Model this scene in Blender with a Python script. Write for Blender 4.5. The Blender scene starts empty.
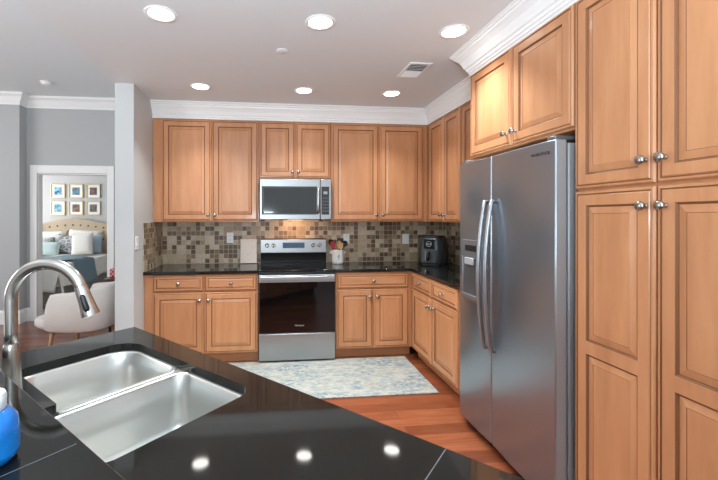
import bpy, bmesh, math, random
from mathutils import Vector, Matrix
random.seed(7)
PI = math.pi
S = bpy.context.scene
C = S.collection

# ---------------------------------------------------------------- camera
cam_d = bpy.data.cameras.new('camera')
cam = bpy.data.objects.new('camera', cam_d); C.objects.link(cam)
cam.location = (0, 0, 1.447)
cam.rotation_euler = (PI/2, 0, -0.102)
cam_d.sensor_fit = 'HORIZONTAL'; cam_d.sensor_width = 36.0
cam_d.lens = 377.25/718*36.0
cam_d.shift_x = (359-308.8)/718
cam_d.shift_y = -(240-216.5)/718
cam_d.clip_start = 0.02
S.camera = cam

# ---------------------------------------------------------------- world, big lights, exposure
wd = bpy.data.worlds.new('world'); S.world = wd; wd.use_nodes = True
wd.node_tree.nodes['Background'].inputs[0].default_value = (0.90, 0.95, 1.0, 1)
wd.node_tree.nodes['Background'].inputs[1].default_value = 0.8
S.view_settings.view_transform = 'Standard'
S.view_settings.look = 'None'
S.view_settings.exposure = 0.03
S.view_settings.gamma = 1.0
S.view_settings.use_curve_mapping = False

def area(name, loc, rot, sx, sy, power, col=(1, 1, 1)):
    l = bpy.data.lights.new(name, 'AREA'); l.shape = 'RECTANGLE'; l.size = sx; l.size_y = sy
    l.energy = power; l.color = col
    o = bpy.data.objects.new(name, l); C.objects.link(o); o.location = loc; o.rotation_euler = rot
    return o
# daylight of the windows behind the photographer and of the living room
area('rear_window_daylight', (0.6, -2.3, 1.6), (PI/2, 0, 0), 3.4, 1.9, 20, (0.88, 0.95, 1))
area('living_room_daylight', (-5.6, 2.6, 1.7), (PI/2, 0, -PI/2), 3.0, 2.0, 80, (0.96, 0.98, 1))
area('bedroom_fill', (-5.9, 7.0, 1.6), (PI/2, 0, -PI/2), 1.6, 1.6, 75, (0.97, 0.98, 1))  # fill lamp added out of view to brighten the bedroom
# unseen lamps added as fill, turned up to bounce off the two ceilings
area('ceiling_fill', (-0.2, -0.8, 1.45), (PI+math.radians(-14), 0, 0), 0.5, 0.5, 185, (0.74, 0.89, 1))
area('ceiling_fill', (-3.2, 0.6, 1.7), (PI+math.radians(-15), 0, 0), 0.5, 0.5, 55, (0.94, 0.98, 1))

# ---------------------------------------------------------------- materials
def L(r, g, b):
    f = lambda c: (c/255/12.92) if c/255 <= 0.04045 else ((c/255+0.055)/1.055)**2.4
    return (f(r), f(g), f(b), 1)

def mat(name, col, rough=0.5, metal=0.0, coat=0.0, spec=None, emit=None, estr=0, trans=0):
    m = bpy.data.materials.new(name); m.use_nodes = True
    b = m.node_tree.nodes['Principled BSDF']
    b.inputs['Base Color'].default_value = col
    b.inputs['Roughness'].default_value = rough
    b.inputs['Metallic'].default_value = metal
    b.inputs['Coat Weight'].default_value = coat
    b.inputs['Coat Roughness'].default_value = 0.12
    if spec is not None: b.inputs['Specular IOR Level'].default_value = spec
    if emit:
        b.inputs['Emission Color'].default_value = emit; b.inputs['Emission Strength'].default_value = estr
    if trans: b.inputs['Transmission Weight'].default_value = trans
    return m
class N:
    """small helper for node trees"""
    def __init__(s, m): s.t = m.node_tree; s.b = s.t.nodes['Principled BSDF']
    def n(s, typ, **kw):
        x = s.t.nodes.new(typ)
        for k, v in kw.items(): setattr(x, k, v)
        return x
    def l(s, a, b): s.t.links.new(a, b)
    def set(s, sock, v):
        if hasattr(v, 'links'): s.l(v, sock)
        else: sock.default_value = v
    def math(s, op, a, b=None):
        x = s.n('ShaderNodeMath', operation=op); s.set(x.inputs[0], a)
        if b is not None: s.set(x.inputs[1], b)
        return x.outputs[0]
    def mix(s, f, a, b, blend='MIX'):
        x = s.n('ShaderNodeMix', data_type='RGBA', blend_type=blend)
        s.set(x.inputs[0], f); s.set(x.inputs[6], a); s.set(x.inputs[7], b); return x.outputs[2]
    def ramp(s, f, stops, interp='LINEAR'):
        x = s.n('ShaderNodeValToRGB'); x.color_ramp.interpolation = interp; e = x.color_ramp.elements
        while len(e) < len(stops): e.new(0.5)
        for i, (p, c) in enumerate(stops): e[i].position = p; e[i].color = c
        s.l(f, x.inputs[0]); return x.outputs[0]
    def obj(s, scale=(1, 1, 1), rot=(0, 0, 0)):
        tc = s.n('ShaderNodeTexCoord'); mp = s.n('ShaderNodeMapping')
        mp.inputs['Scale'].default_value = scale; mp.inputs['Rotation'].default_value = rot
        s.l(tc.outputs['Object'], mp.inputs[0]); return mp.outputs[0]
    def noise(s, vec, scale, detail=3, rough=0.5, out=0):
        x = s.n('ShaderNodeTexNoise'); x.inputs['Scale'].default_value = scale
        x.inputs['Detail'].default_value = detail; x.inputs['Roughness'].default_value = rough
        if vec is not None: s.l(vec, x.inputs['Vector'])
        return x.outputs[out]
    def bump(s, h, strength=0.1, dist=0.01):
        x = s.n('ShaderNodeBump'); x.inputs['Strength'].default_value = strength; x.inputs['Distance'].default_value = dist
        s.l(h, x.inputs['Height']); s.l(x.outputs[0], s.b.inputs['Normal'])

def wood_mat(name, horizontal=False):
    m = mat(name, (1, 1, 1, 1), 0.38, coat=0.12); k = N(m)
    sc = (2.0, 9, 16) if horizontal else (16, 9, 2.0)
    v = k.obj(sc)
    info = k.n('ShaderNodeObjectInfo')
    add = k.n('ShaderNodeVectorMath', operation='ADD')
    k.l(v, add.inputs[0])
    sv = k.n('ShaderNodeVectorMath', operation='SCALE'); sv.inputs[0].default_value = (37, 91, 53)
    k.l(info.outputs['Random'], sv.inputs['Scale']); k.l(sv.outputs[0], add.inputs[1])
    g = k.noise(add.outputs[0], 1.0, 5, 0.6)
    col = k.ramp(g, [(0.25, L(178, 121, 81)), (0.5, L(193, 135, 93)), (0.75, L(204, 147, 104))])
    cloud = k.noise(k.obj((3, 3, 1.2)), 1.5, 2)
    col = k.mix(k.math('MULTIPLY', cloud, 0.25), col, L(188, 124, 80))
    hsv = k.n('ShaderNodeHueSaturation')
    k.l(col, hsv.inputs['Color'])
    k.l(k.math('MULTIPLY_ADD', info.outputs['Random'], 0.16), hsv.inputs['Value'])
    hsv.inputs['Value'].links[0].from_node.inputs[2].default_value = 0.92
    k.l(hsv.outputs[0], k.b.inputs['Base Color'])
    return m
WOOD = wood_mat('honey_maple'); WOODH = wood_mat('honey_maple_across', True)
GLAZE = mat('dark_glaze', L(128, 82, 52), 0.5)
UNDER = mat('cabinet_underside', L(120, 75, 45), 0.6)

def paint(name, col, rough=0.6):
    m = mat(name, col, rough); k = N(m)
    k.bump(k.noise(k.obj(), 180, 2), 0.03, 0.002); return m
WALLP = paint('grey_wall_paint', L(196, 198, 197))
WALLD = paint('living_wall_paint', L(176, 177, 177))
WALLB = paint('bedroom_wall_paint', L(196, 194, 194))
CEIL = paint('ceiling_paint', L(222, 225, 226))
WHITE = paint('white_trim_paint', L(236, 235, 233), 0.4)
PLATE = mat('white_plastic', L(235, 235, 232), 0.35)
SLOT = mat('dark_slot', L(40, 40, 40), 0.5)

GRAN = mat('black_granite', L(24, 25, 24), 0.05); k = N(GRAN)
v = k.obj()
sp = k.ramp(k.noise(v, 160, 3, 0.7), [(0.0, L(12, 13, 12)), (0.55, L(22, 23, 21)), (0.70, L(36, 38, 35)), (0.82, L(100, 100, 95))])
sp2 = k.ramp(k.noise(v, 9, 4), [(0.3, L(15, 16, 15)), (0.7, L(32, 34, 31))])
k.l(k.mix(0.5, sp, sp2), k.b.inputs['Base Color'])
GROUT = mat('granite_seam', L(96, 98, 98), 0.5)

def steel(name, col, rough, stretch, amt=0.05):
    m = mat(name, col, rough, 1.0); k = N(m)
    g = k.noise(k.obj(stretch), 1.0, 4, 0.6)
    k.l(k.math('MULTIPLY_ADD', g, amt*2), k.b.inputs['Roughness'])
    k.b.inputs['Roughness'].links[0].from_node.inputs[2].default_value = rough-amt
    return m
STEEL = steel('brushed_steel', L(176, 179, 182), 0.32, (2, 2, 120), 0.02)
FRIDGE = steel('fridge_steel', L(160, 171, 182), 0.29, (2, 2, 60), 0.02)
FRIDGE.node_tree.nodes['Principled BSDF'].inputs['Metallic'].default_value = 0.94
FRSIDE = mat('fridge_side_grey', L(150, 152, 154), 0.42, 0.3)
SINKS = steel('sink_steel', L(208, 207, 203), 0.32, (60, 60, 60), 0.004)
SINKS.node_tree.nodes['Principled BSDF'].inputs['Metallic'].default_value = 0.9
MWST = steel('microwave_steel', L(150, 150, 150), 0.36, (2, 2, 120), 0.02)
NICKEL = mat('brushed_nickel', L(188, 184, 178), 0.27, 1.0)
HANDM = mat('fridge_handle_steel', L(156, 158, 161), 0.34, 0.95)
KNOBM = mat('satin_nickel_knob', L(172, 168, 162), 0.25, 1.0)
BGLASS = mat('black_glass', L(9, 9, 10), 0.04)
MGLASS = mat('microwave_window', L(20, 24, 26), 0.06)
BLACKP = mat('black_plastic', L(22, 22, 23), 0.4)
DGREY = mat('charcoal_plastic', L(56, 57, 58), 0.4)
SCREEN = mat('display_glass', L(52, 74, 98), 0.15, emit=L(70, 105, 140), estr=0.25)
LIT = mat('lamp_diffuser', (1, 1, 1, 1), 0.5, emit=(1, 0.97, 0.92, 1), estr=14)
WARM = mat('hood_lens', (1, 0.9, 0.7, 1), 0.5, emit=(1, 0.72, 0.42, 1), estr=2)

# red-brown plank floor
FLOORM = mat('plank_floor', L(150, 90, 60), 0.3, coat=0.25); k = N(FLOORM)
v = k.obj()
br = k.n('ShaderNodeTexBrick'); br.offset = 0.37; br.squash = 1
br.inputs['Color1'].default_value = (0, 0, 0, 1); br.inputs['Color2'].default_value = (1, 1, 1, 1)
br.inputs['Mortar'].default_value = (0.5, 0.5, 0.5, 1)
br.inputs['Scale'].default_value = 1; br.inputs['Mortar Size'].default_value = 0.0016
br.inputs['Brick Width'].default_value = 0.92; br.inputs['Row Height'].default_value = 0.105
k.l(v, br.inputs['Vector'])
pc = k.ramp(br.outputs['Color'], [(0.0, L(106, 54, 32)), (0.35, L(130, 69, 43)), (0.7, L(143, 79, 50)), (1.0, L(162, 96, 63))])
gr = k.ramp(k.noise(k.obj((3, 45, 3)), 1, 5, 0.65), [(0.3, L(176, 150, 130)), (0.7, (1, 1, 1, 1))])
c1 = k.mix(0.75, pc, gr, 'MULTIPLY')
k.l(k.mix(br.outputs['Fac'], c1, L(66, 34, 22)), k.b.inputs['Base Color'])

# mosaic of 10 cm and 5 cm tumbled tiles
TILE = mat('mosaic_tile', (1, 1, 1, 1), 0.42); k = N(TILE)
tc = k.n('ShaderNodeTexCoord'); sx = k.n('ShaderNodeSeparateXYZ'); k.l(tc.outputs['Object'], sx.inputs[0])
uu = k.math('MULTIPLY', k.math('ADD', sx.outputs[0], sx.outputs[1]), 1/0.104)
vv = k.math('MULTIPLY', k.math('ADD', sx.outputs[2], 0.018), 1/0.104)
def cmb(a, b, c=0.0):
    x = k.n('ShaderNodeCombineXYZ'); k.set(x.inputs[0], a); k.set(x.inputs[1], b); k.set(x.inputs[2], c); return x.outputs[0]
def wn(vec, out=0):
    x = k.n('ShaderNodeTexWhiteNoise', noise_dimensions='3D'); k.l(vec, x.inputs['Vector']); return x.outputs[out]
big = wn(cmb(k.math('FLOOR', uu), k.math('FLOOR', vv), 3.0))
sub = k.math('ADD', k.math('GREATER_THAN', big, 0.26), 1.0)      # 1 = one large tile, 2 = four small
su = k.math('MULTIPLY', uu, sub); sv_ = k.math('MULTIPLY', vv, sub)
cell = cmb(k.math('FLOOR', su), k.math('FLOOR', sv_), sub)
r1 = wn(cell)
tcol = k.ramp(r1, [(0.0, L(98, 76, 56)), (0.2, L(128, 103, 76)), (0.38, L(160, 138, 108)), (0.55, L(190, 170, 140)), (0.75, L(206, 189, 162)), (0.93, L(144, 118, 88))], 'CONSTANT')
tcol2 = k.ramp(r1, [(0.0, L(172, 150, 120)), (0.4, L(194, 176, 148)), (0.8, L(208, 190, 166))], 'CONSTANT')
tcol = k.mix(k.math('SUBTRACT', sub, 1.0), tcol2, tcol)
mott = k.ramp(k.noise(tc.outputs['Object'], 60, 4), [(0.3, L(205, 200, 195)), (0.7, (1, 1, 1, 1))])
tcol = k.mix(0.7, tcol, mott, 'MULTIPLY')
def edge(x):
    f = k.math('FRACT', x); return k.math('MINIMUM', f, k.math('SUBTRACT', 1.0, f))
ed = k.math('DIVIDE', k.math('MINIMUM', edge(su), edge(sv_)), sub)
gm = k.math('LESS_THAN', ed, 0.022)
k.l(k.mix(gm, tcol, L(184, 170, 148)), k.b.inputs['Base Color'])
k.bump(k.math('MINIMUM', ed, 0.05), 0.3, 0.02)

# distressed rug
RUGM = mat('distressed_rug', (1, 1, 1, 1), 0.95); k = N(RUGM)
v = k.obj((1, 1.7, 1))
a = k.noise(v, 5, 6, 0.75); b_ = k.noise(k.obj((1.5, 3.5, 1)), 6, 6, 0.8); c_ = k.noise(v, 26, 4, 0.7)
base = k.ramp(a, [(0.35, L(126, 128, 124)), (0.5, L(164, 160, 148)), (0.65, L(140, 132, 118))])
f1 = k.ramp(b_, [(0.48, (0, 0, 0, 1)), (0.6, (1, 1, 1, 1))])
base = k.mix(f1, base, L(116, 128, 132))
f2 = k.ramp(c_, [(0.52, (0, 0, 0, 1)), (0.6, (1, 1, 1, 1))])
f3 = k.ramp(k.noise(v, 2.3, 2), [(0.48, (0, 0, 0, 1)), (0.62, (1, 1, 1, 1))])
base = k.mix(k.mix(1.0, f2, f3, 'MULTIPLY'), base, L(62, 92, 108))
f4 = k.ramp(k.noise(k.obj((1, 3, 1)), 13, 5, .7), [(0.62, (0, 0, 0, 1)), (0.72, (1, 1, 1, 1))])
base = k.mix(f4, base, L(150, 134, 114))
k.l(base, k.b.inputs['Base Color']); k.bump(k.noise(v, 200, 2), 0.3, 0.003)

def fabric(name, col, scale=300):
    m = mat(name, col, 0.92); k = N(m)
    k.b.inputs['Sheen Weight'].default_value = 0.15
    k.bump(k.noise(k.obj(), scale, 2), 0.15, 0.002); return m
CHAIRF = fabric('beige_upholstery', L(206, 200, 194)); CHAIRW = mat('oak_leg', L(170, 125, 88), 0.5)
LINEN = fabric('white_linen', L(232, 229, 222), 120); HEADF = fabric('beige_headboard', L(190, 172, 148))
TEAL = fabric('blue_grey_throw', L(112, 136, 148)); MINT = fabric('pale_green_pillow', L(186, 204, 204))
BEDG = fabric('taupe_bed_base', L(150, 142, 134)); BLUEP = fabric('grey_blue_pillow', L(160, 178, 190)); BUTN = mat('headboard_button', L(120, 100, 80), 0.7)
CARPET = fabric('bedroom_carpet', L(176, 168, 158), 90)
LEAF = mat('leaf_print_cotton', (1, 1, 1, 1), 0.9); k = N(LEAF)
w = k.n('ShaderNodeTexVoronoi'); w.inputs['Scale'].default_value = 7; k.l(k.obj((1, 1, 1.6)), w.inputs['Vector'])
k.l(k.ramp(w.outputs['Distance'], [(0.0, L(205, 204, 202)), (0.2, L(150, 154, 160)), (0.3, L(120, 124, 130)), (0.42, L(218, 216, 212)), (0.6, L(128, 132, 138))]), k.b.inputs['Base Color'])
MARB = mat('pink_marble', (1, 1, 1, 1), 0.25); k = N(MARB)
k.l(k.ramp(k.noise(k.obj((1, 1, 1)), 14, 7, 0.7), [(0.3, L(188, 165, 150)), (0.5, L(214, 198, 184)), (0.7, L(204, 182, 166))]), k.b.inputs['Base Color'])
CERAM = mat('white_ceramic', L(226, 224, 220), 0.2)
RED = mat('red_silicone', L(176, 40, 44), 0.4); SPWOOD = mat('utensil_wood', L(206, 160, 104), 0.5); TANN = mat('tan_bamboo', L(222, 190, 140), .5)
BLUEC = mat('blue_plastic', L(0, 118, 205), 0.2, coat=0.5); BLUELAB = mat('periwinkle_label', L(20, 128, 214), 0.3)
CAPW = mat('white_cap', L(232, 236, 236), 0.35)
GOLD = mat('pale_gold_frame', L(214, 196, 150), 0.3, 0.7); MATW = mat('picture_mat', L(238, 236, 230), 0.6)
TABLEW = mat('dining_table_wood', L(70, 50, 38), 0.35)
REDN = mat('red_check_cloth', (1, 1, 1, 1), 0.9); k = N(REDN)
ck = k.n('ShaderNodeTexChecker'); ck.inputs['Scale'].default_value = 40; ck.inputs[1].default_value = L(170, 60, 72); ck.inputs[2].default_value = L(206, 150, 150)
k.l(k.obj(), ck.inputs[0]); k.l(ck.outputs[0], k.b.inputs['Base Color'])

# ---------------------------------------------------------------- object helpers
def obj(name, bm, mats, parent=None, loc=(0, 0, 0), rot=(0, 0, 0), bevel=0, smooth=None, sub=0, segs=2):
    bmesh.ops.recalc_face_normals(bm, faces=bm.faces)
    me = bpy.data.meshes.new(name); bm.to_mesh(me); bm.free()
    for m in (mats if isinstance(mats, (list, tuple)) else [mats]): me.materials.append(m)
    o = bpy.data.objects.new(name, me); C.objects.link(o)
    o.location = loc; o.rotation_euler = rot
    if parent: o.parent = parent
    if bevel:
        b = o.modifiers.new('bevel', 'BEVEL'); b.width = bevel; b.segments = segs; b.limit_method = 'ANGLE'; b.angle_limit = math.radians(40)
        b.harden_normals = False
        for p in me.polygons: p.use_smooth = True
        me.set_sharp_from_angle(angle=math.radians(35))
    if sub:
        s = o.modifiers.new('subdivision', 'SUBSURF'); s.levels = sub; s.render_levels = sub
        for p in me.polygons: p.use_smooth = True
    if smooth:
        for p in me.polygons: p.use_smooth = True
        me.set_sharp_from_angle(angle=math.radians(smooth))
    return o
def tag(o, label, cat, group=None):
    o['label'] = label; o['category'] = cat
    if group: o['group'] = group
    return o
def thing(name, label, cat, loc=(0, 0, 0), rz=0, group=None):
    o = bpy.data.objects.new(name, None); C.objects.link(o)
    o.empty_display_size = 0.05
    o.location = loc; o.rotation_euler = (0, 0, rz)
    return tag(o, label, cat, group)
def struct(name, bm, mats, **kw):
    o = obj(name, bm, mats, **kw); o['kind'] = 'structure'; return o
def box(bm, x0, x1, y0, y1, z0, z1, mi=0):
    vs = [bm.verts.new((x, y, z)) for z in (z0, z1) for y in (y0, y1) for x in (x0, x1)]
    fs = []
    for q in ((0, 1, 3, 2), (4, 6, 7, 5), (0, 4, 5, 1), (2, 3, 7, 6), (0, 2, 6, 4), (1, 5, 7, 3)):
        f = bm.faces.new([vs[i] for i in q]); f.material_index = mi; fs.append(f)
    return vs
def BX(*a, **k):
    bm = bmesh.new(); box(bm, *a, **k); return bm
def frame_of(axis):
    z = Vector(axis).normalized(); x = Vector((1, 0, 0)) if abs(z.x) < 0.8 else Vector((0, 1, 0))
    y = z.cross(x).normalized(); x = y.cross(z).normalized(); return x, y, z
def lathe(bm, prof, n=24, org=(0, 0, 0), axis=(0, 0, 1), mi=0, cap=True, mis=None):
    """prof: (radius, distance along axis)"""
    x, y, z = frame_of(axis); org = Vector(org); rings = []
    for r, h in prof:
        rings.append([bm.verts.new(org+z*h+(x*math.cos(2*PI*i/n)+y*math.sin(2*PI*i/n))*max(r, 1e-5)) for i in range(n)])
    for j in range(len(rings)-1):
        for i in range(n):
            f = bm.faces.new((rings[j][i], rings[j][(i+1) % n], rings[j+1][(i+1) % n], rings[j+1][i]))
            f.material_index = mis[j] if mis else mi; f.smooth = True
    if cap:
        for rg in (rings[0], rings[-1]):
            f = bm.faces.new(rg); f.material_index = (mis[0] if rg is rings[0] else mis[-1]) if mis else mi
def LT(*a, **k):
    bm = bmesh.new(); lathe(bm, *a, **k); return bm
def tube(bm, pts, rad, n=12, mi=0, flat=None):
    """swept round (or elliptical: flat = (scale side, scale up)) bar through pts; rad scalar or list"""
    pts = [Vector(p) for p in pts]; rings = []
    up = None
    for i, p in enumerate(pts):
        t = (pts[min(i+1, len(pts)-1)]-pts[max(i-1, 0)]).normalized()
        if up is None:
            x, y, _ = frame_of(t)
        else:
            x = (up-t*up.dot(t)).normalized(); y = t.cross(x).normalized()
        up = x; r = rad[i] if isinstance(rad, (list, tuple)) else rad
        a, b = flat or (1, 1)
        rings.append([bm.verts.new(p+x*math.cos(2*PI*k/n)*r*a+y*math.sin(2*PI*k/n)*r*b) for k in range(n)])
    for j in range(len(rings)-1):
        for k in range(n):
            f = bm.faces.new((rings[j][k], rings[j][(k+1) % n], rings[j+1][(k+1) % n], rings[j+1][k])); f.material_index = mi; f.smooth = True
    for rg in (rings[0], rings[-1]): bm.faces.new(rg).material_index = mi
def TB(*a, **k):
    bm = bmesh.new(); tube(bm, *a, **k); return bm
def slab(poly, z0, z1, holes=(), bm=None, mi=0):
    bm = bm or bmesh.new(); loops = []
    edges = []
    for lp in [poly]+list(holes):
        vs = [bm.verts.new((p[0], p[1], z1)) for p in lp]
        es = [bm.edges.new((vs[i], vs[(i+1) % len(vs)])) for i in range(len(vs))]
        loops.append(vs); edges += es
    r = bmesh.ops.triangle_fill(bm, use_beauty=True, use_dissolve=False, edges=edges, normal=(0, 0, 1))
    top = [g for g in r['geom'] if isinstance(g, bmesh.types.BMFace)]
    low = {}
    for vs in loops:
        for v in vs: low[v] = bm.verts.new((v.co.x, v.co.y, z0))
    for f in top:
        f.material_index = mi
        bm.faces.new([low[v] for v in reversed(f.verts)]).material_index = mi
    for vs in loops:
        for i in range(len(vs)):
            a, b = vs[i], vs[(i+1) % len(vs)]
            bm.faces.new((a, b, low[b], low[a])).material_index = mi
    return bm
def round_poly(pts, rad, n=6):
    out = []; m = len(pts)
    for i, p in enumerate(pts):
        p = Vector(p).to_2d() if len(p) > 2 else Vector(p); r = rad[i] if isinstance(rad, (list, tuple)) else rad
        a = Vector(pts[i-1])-p; b = Vector(pts[(i+1) % m])-p
        if r <= 0: out.append((p.x, p.y)); continue
        a.normalize(); b.normalize()
        half = math.acos(max(-1, min(1, a.dot(b))))/2
        d = r/math.tan(half); c = p+(a+b).normalized()*(r/math.sin(half))
        p0 = p+a*d-c; p1 = p+b*d-c
        a0 = math.atan2(p0.y, p0.x); da = (math.atan2(p1.y, p1.x)-a0+PI) % (2*PI)-PI
        for k in range(n+1):
            t = a0+da*k/n; out.append((c.x+math.cos(t)*r, c.y+math.sin(t)*r))
    return out
def sweep(path, prof, closed_prof=True):
    """prof (out, z) swept along a 2D polyline; out = right hand of travel, corners mitred"""
    bm = bmesh.new(); P = [Vector(p) for p in path]; rings = []
    for i, p in enumerate(P):
        nrm = []
        if i > 0: d = (P[i]-P[i-1]).normalized(); nrm.append(Vector((d.y, -d.x)))
        if i < len(P)-1: d = (P[i+1]-P[i]).normalized(); nrm.append(Vector((d.y, -d.x)))
        if len(nrm) == 2:
            m = (nrm[0]+nrm[1]).normalized(); m = m/m.dot(nrm[0])
        else: m = nrm[0]
        rings.append([bm.verts.new((p.x+m.x*o, p.y+m.y*o, z)) for o, z in prof])
    n = len(prof)
    for j in range(len(rings)-1):
        for k in range(n):
            bm.faces.new((rings[j][k], rings[j][(k+1) % n], rings[j+1][(k+1) % n], rings[j+1][k]))
    bm.faces.new(rings[0]); bm.faces.new(rings[-1])
    return bm
def text_obj(name, body, size, mats, parent, loc, rot, sx=1.0, depth=0.0006):
    cu = bpy.data.curves.new(name, 'FONT'); cu.body = body; cu.size = size; cu.align_x = 'CENTER'; cu.align_y = 'CENTER'; cu.extrude = depth
    t = bpy.data.objects.new(name, cu); C.objects.link(t)
    bpy.context.view_layer.update()
    me = bpy.data.meshes.new_from_object(t.evaluated_get(bpy.context.evaluated_depsgraph_get()))
    bpy.data.objects.remove(t); me.name = name
    me.materials.clear(); me.materials.append(mats)
    o = bpy.data.objects.new(name, me); C.objects.link(o); o.location = loc; o.rotation_euler = rot; o.scale = (sx, 1, 1); o.parent = parent
    return o

# ---------------------------------------------------------------- cabinet doors
def door_bm(w, h, panels, t=0.020, small=False):
    """raised-panel front; local x 0..w, z 0..h, back at y=0, faces -y. panels: (x0,x1,z0,z1). material 0 wood, 1 glaze"""
    bm = bmesh.new()
    def ring(x0, x1, z0, z1, y): return [bm.verts.new(c) for c in ((x0, y, z0), (x1, y, z0), (x1, y, z1), (x0, y, z1))]
    def strip(a, b, mi=0):
        for i in range(4): bm.faces.new((a[i], a[(i+1) % 4], b[(i+1) % 4], b[i])).material_index = mi
    def rings(x0, x1, z0, z1, prof, start=None):
        prev = start
        for ins, y, mi in prof:
            r = ring(x0+ins, x1-ins, z0+ins, z1-ins, y)
            if prev: strip(prev, r, mi)
            prev = r
        return prev
    b = 0.011 if small else 0.016
    outer = rings(0, w, 0, h, [(0, 0, 0), (0, -t*0.62, 0), (0.005, -t*0.95, 0), (b-.004, -t*0.98, 0), (b-.002, -t*0.80, 1), (b+.0015, -t*0.82, 1), (b+.005, -t, 0)])
    bm.faces.new(ring(0, w, 0, h, 0.0))
    i0 = b+.005
    xs = sorted({i0, w-i0} | {p[0] for p in panels} | {p[1] for p in panels}); zs = sorted({i0, h-i0} | {q for p in panels for q in p[2:]})
    for i in range(len(xs)-1):
        for j in range(len(zs)-1):
            cx, cz = (xs[i]+xs[i+1])/2, (zs[j]+zs[j+1])/2
            if any(p[0] < cx < p[1] and p[2] < cz < p[3] for p in panels): continue
            bm.faces.new(ring(xs[i], xs[i+1], zs[j], zs[j+1], -t))
    s = 0.5 if small else 1.0
    for p in panels:
        last = rings(*p, [(0, -t, 0), (0.004*s, -t*0.9, 1), (0.006*s, -t*0.62, 1), (0.009*s, -t*0.60, 1), (0.012*s, -t*0.66, 0), (0.036*s, -t*0.94, 0), (0.038*s, -t*0.88, 1 if not small else 0), (0.040*s, -t*0.9, 0)])
        bm.faces.new(last)
    bmesh.ops.remove_doubles(bm, verts=bm.verts, dist=0.00005)
    return bm
knob_prof = [(0.010, 0), (0.010, 0.003), (0.0065, 0.006), (0.006, 0.016), (0.012, 0.019), (0.0180, 0.024), (0.0187, 0.029), (0.014, 0.034), (0.004, 0.036)]
def add_front(cab, kind, x0, x1, z0, z1, knob=None, panels=None, y=0.0, stile=0.062):
    w, h = x1-x0, z1-z0
    small = kind == 'drawer'
    if small: pn = [(0.030, w-0.030, 0.030, h-0.030)]
    else: pn = panels or [(stile, w-stile, stile, h-stile)]
    d = obj(kind, door_bm(w, h, pn, small=small), [WOODH if small else WOOD, GLAZE], cab, (x0, y-0.001, z0))
    if knob:
        obj('knob', LT(knob_prof, 20, axis=(0, -1, 0)), KNOBM, d, (knob[0]-x0, -0.020, knob[1]-z0))
    return d
def cabinet(name, label, cat, loc, rz, W, H, D, fronts, toe=0, group=None, shell=False):
    c = thing(name, label, cat, loc, rz, group)
    bm = bmesh.new()
    if shell:
        box(bm, 0, W, 0, 0.013, toe, H); box(bm, 0, 0.018, 0.018, D, toe, H); box(bm, W-.018, W, 0.018, D, toe, H)
        box(bm, 0.018, W-.018, 0.018, D, toe, toe+.018)
    else:
        box(bm, 0, W, 0, D, toe, H)
    obj('body', bm, WOOD, c, bevel=0.0015, segs=1)
    if toe: obj('toe_kick', BX(0.001, W-.001, 0.065, 0.085, 0, toe-.0005), UNDER if shell else WOODH, c)
    for f in fronts: add_front(c, *f[:5], **(f[5] if len(f) > 5 else {}))
    return c

# ================================================================ STRUCTURE
HC, HL = 2.63, 3.10          # kitchen / living ceiling heights
YW, XR, XL = 4.385, 2.086, -1.21
bm = bmesh.new(); box(bm, -6.0, 2.2, -2.4, 5.72, -0.08, 0)
struct('floor', bm, FLOORM)
struct('floor_bedroom', BX(-6.0, -1.36, 5.72, 8.5, -0.08, 0), CARPET)
struct('ceiling', BX(-1.37, 2.2, -2.4, 4.5, HC, HL), CEIL)
struct('ceiling_living', BX(-6.0, -1.37, -2.4, 5.72, HL, HL+.1), CEIL)
struct('ceiling_bedroom', BX(-6.0, -1.36, 5.72, 8.5, 2.8, 2.9), CEIL)
struct('wall_back', BX(-1.21, 2.2, YW, YW+.12, 0, HC), WALLP)
struct('wall_right', BX(XR, XR+.12, -2.4, YW, 0, HC), WALLP)
bm = bmesh.new(); box(bm, -1.37, XL, 3.502, 5.6, 0, HC)
struct('wall_left', bm, WALLP)
# living room wall with the opening to the bedroom
bm = bmesh.new()
DX0, DX1, DZ = -3.215, -2.285, 2.05
box(bm, -3.36, DX0, 5.6, 5.68, 0, HL); box(bm, DX1, -1.37, 5.6, 5.68, 0, HL); box(bm, DX0, DX1, 5.6, 5.68, DZ, HL)
box(bm, -6.0, -3.36, 5.45, 5.72, 0, HL)
struct('wall_living', bm, WALLD)
struct('wall_bedroom', BX(-6.0, -1.36, 8.36, 8.5, 0, 2.8), WALLB)
struct('wall_bedroom_right', BX(-1.37, -1.25, 5.72, 8.5, 0, 2.8), WALLB)
# far side of the living room with two windows
bm = bmesh.new()
box(bm, -6.12, -6.0, -2.4, 8.5, 0, 0.75); box(bm, -6.12, -6.0, -2.4, 8.5, 2.35, HL); box(bm, -6.12, -6.0, -2.4, 1.0, .75, 2.35)
box(bm, -6.12, -6.0, 4.2, 6.1, .75, 2.35); box(bm, -6.12, -6.0, 7.9, 8.5, .75, 2.35)
struct('wall_far_left', bm, WALLD)
def window(n, y0, y1):
    bm = bmesh.new()
    for a, b, c, d in ((y0, y1, .75, .83), (y0, y1, 2.27, 2.35), (y0, y0+.07, .83, 2.27), (y1-.07, y1, .83, 2.27), ((y0+y1)/2-.025, (y0+y1)/2+.025, .83, 2.27), (y0, y1, 1.53, 1.57)):
        box(bm, -6.09, -6.02, a, b, c, d)
    struct(n, bm, WHITE)
window('window_1', 1.0, 4.2); window('window_2', 6.1, 7.9)

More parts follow.
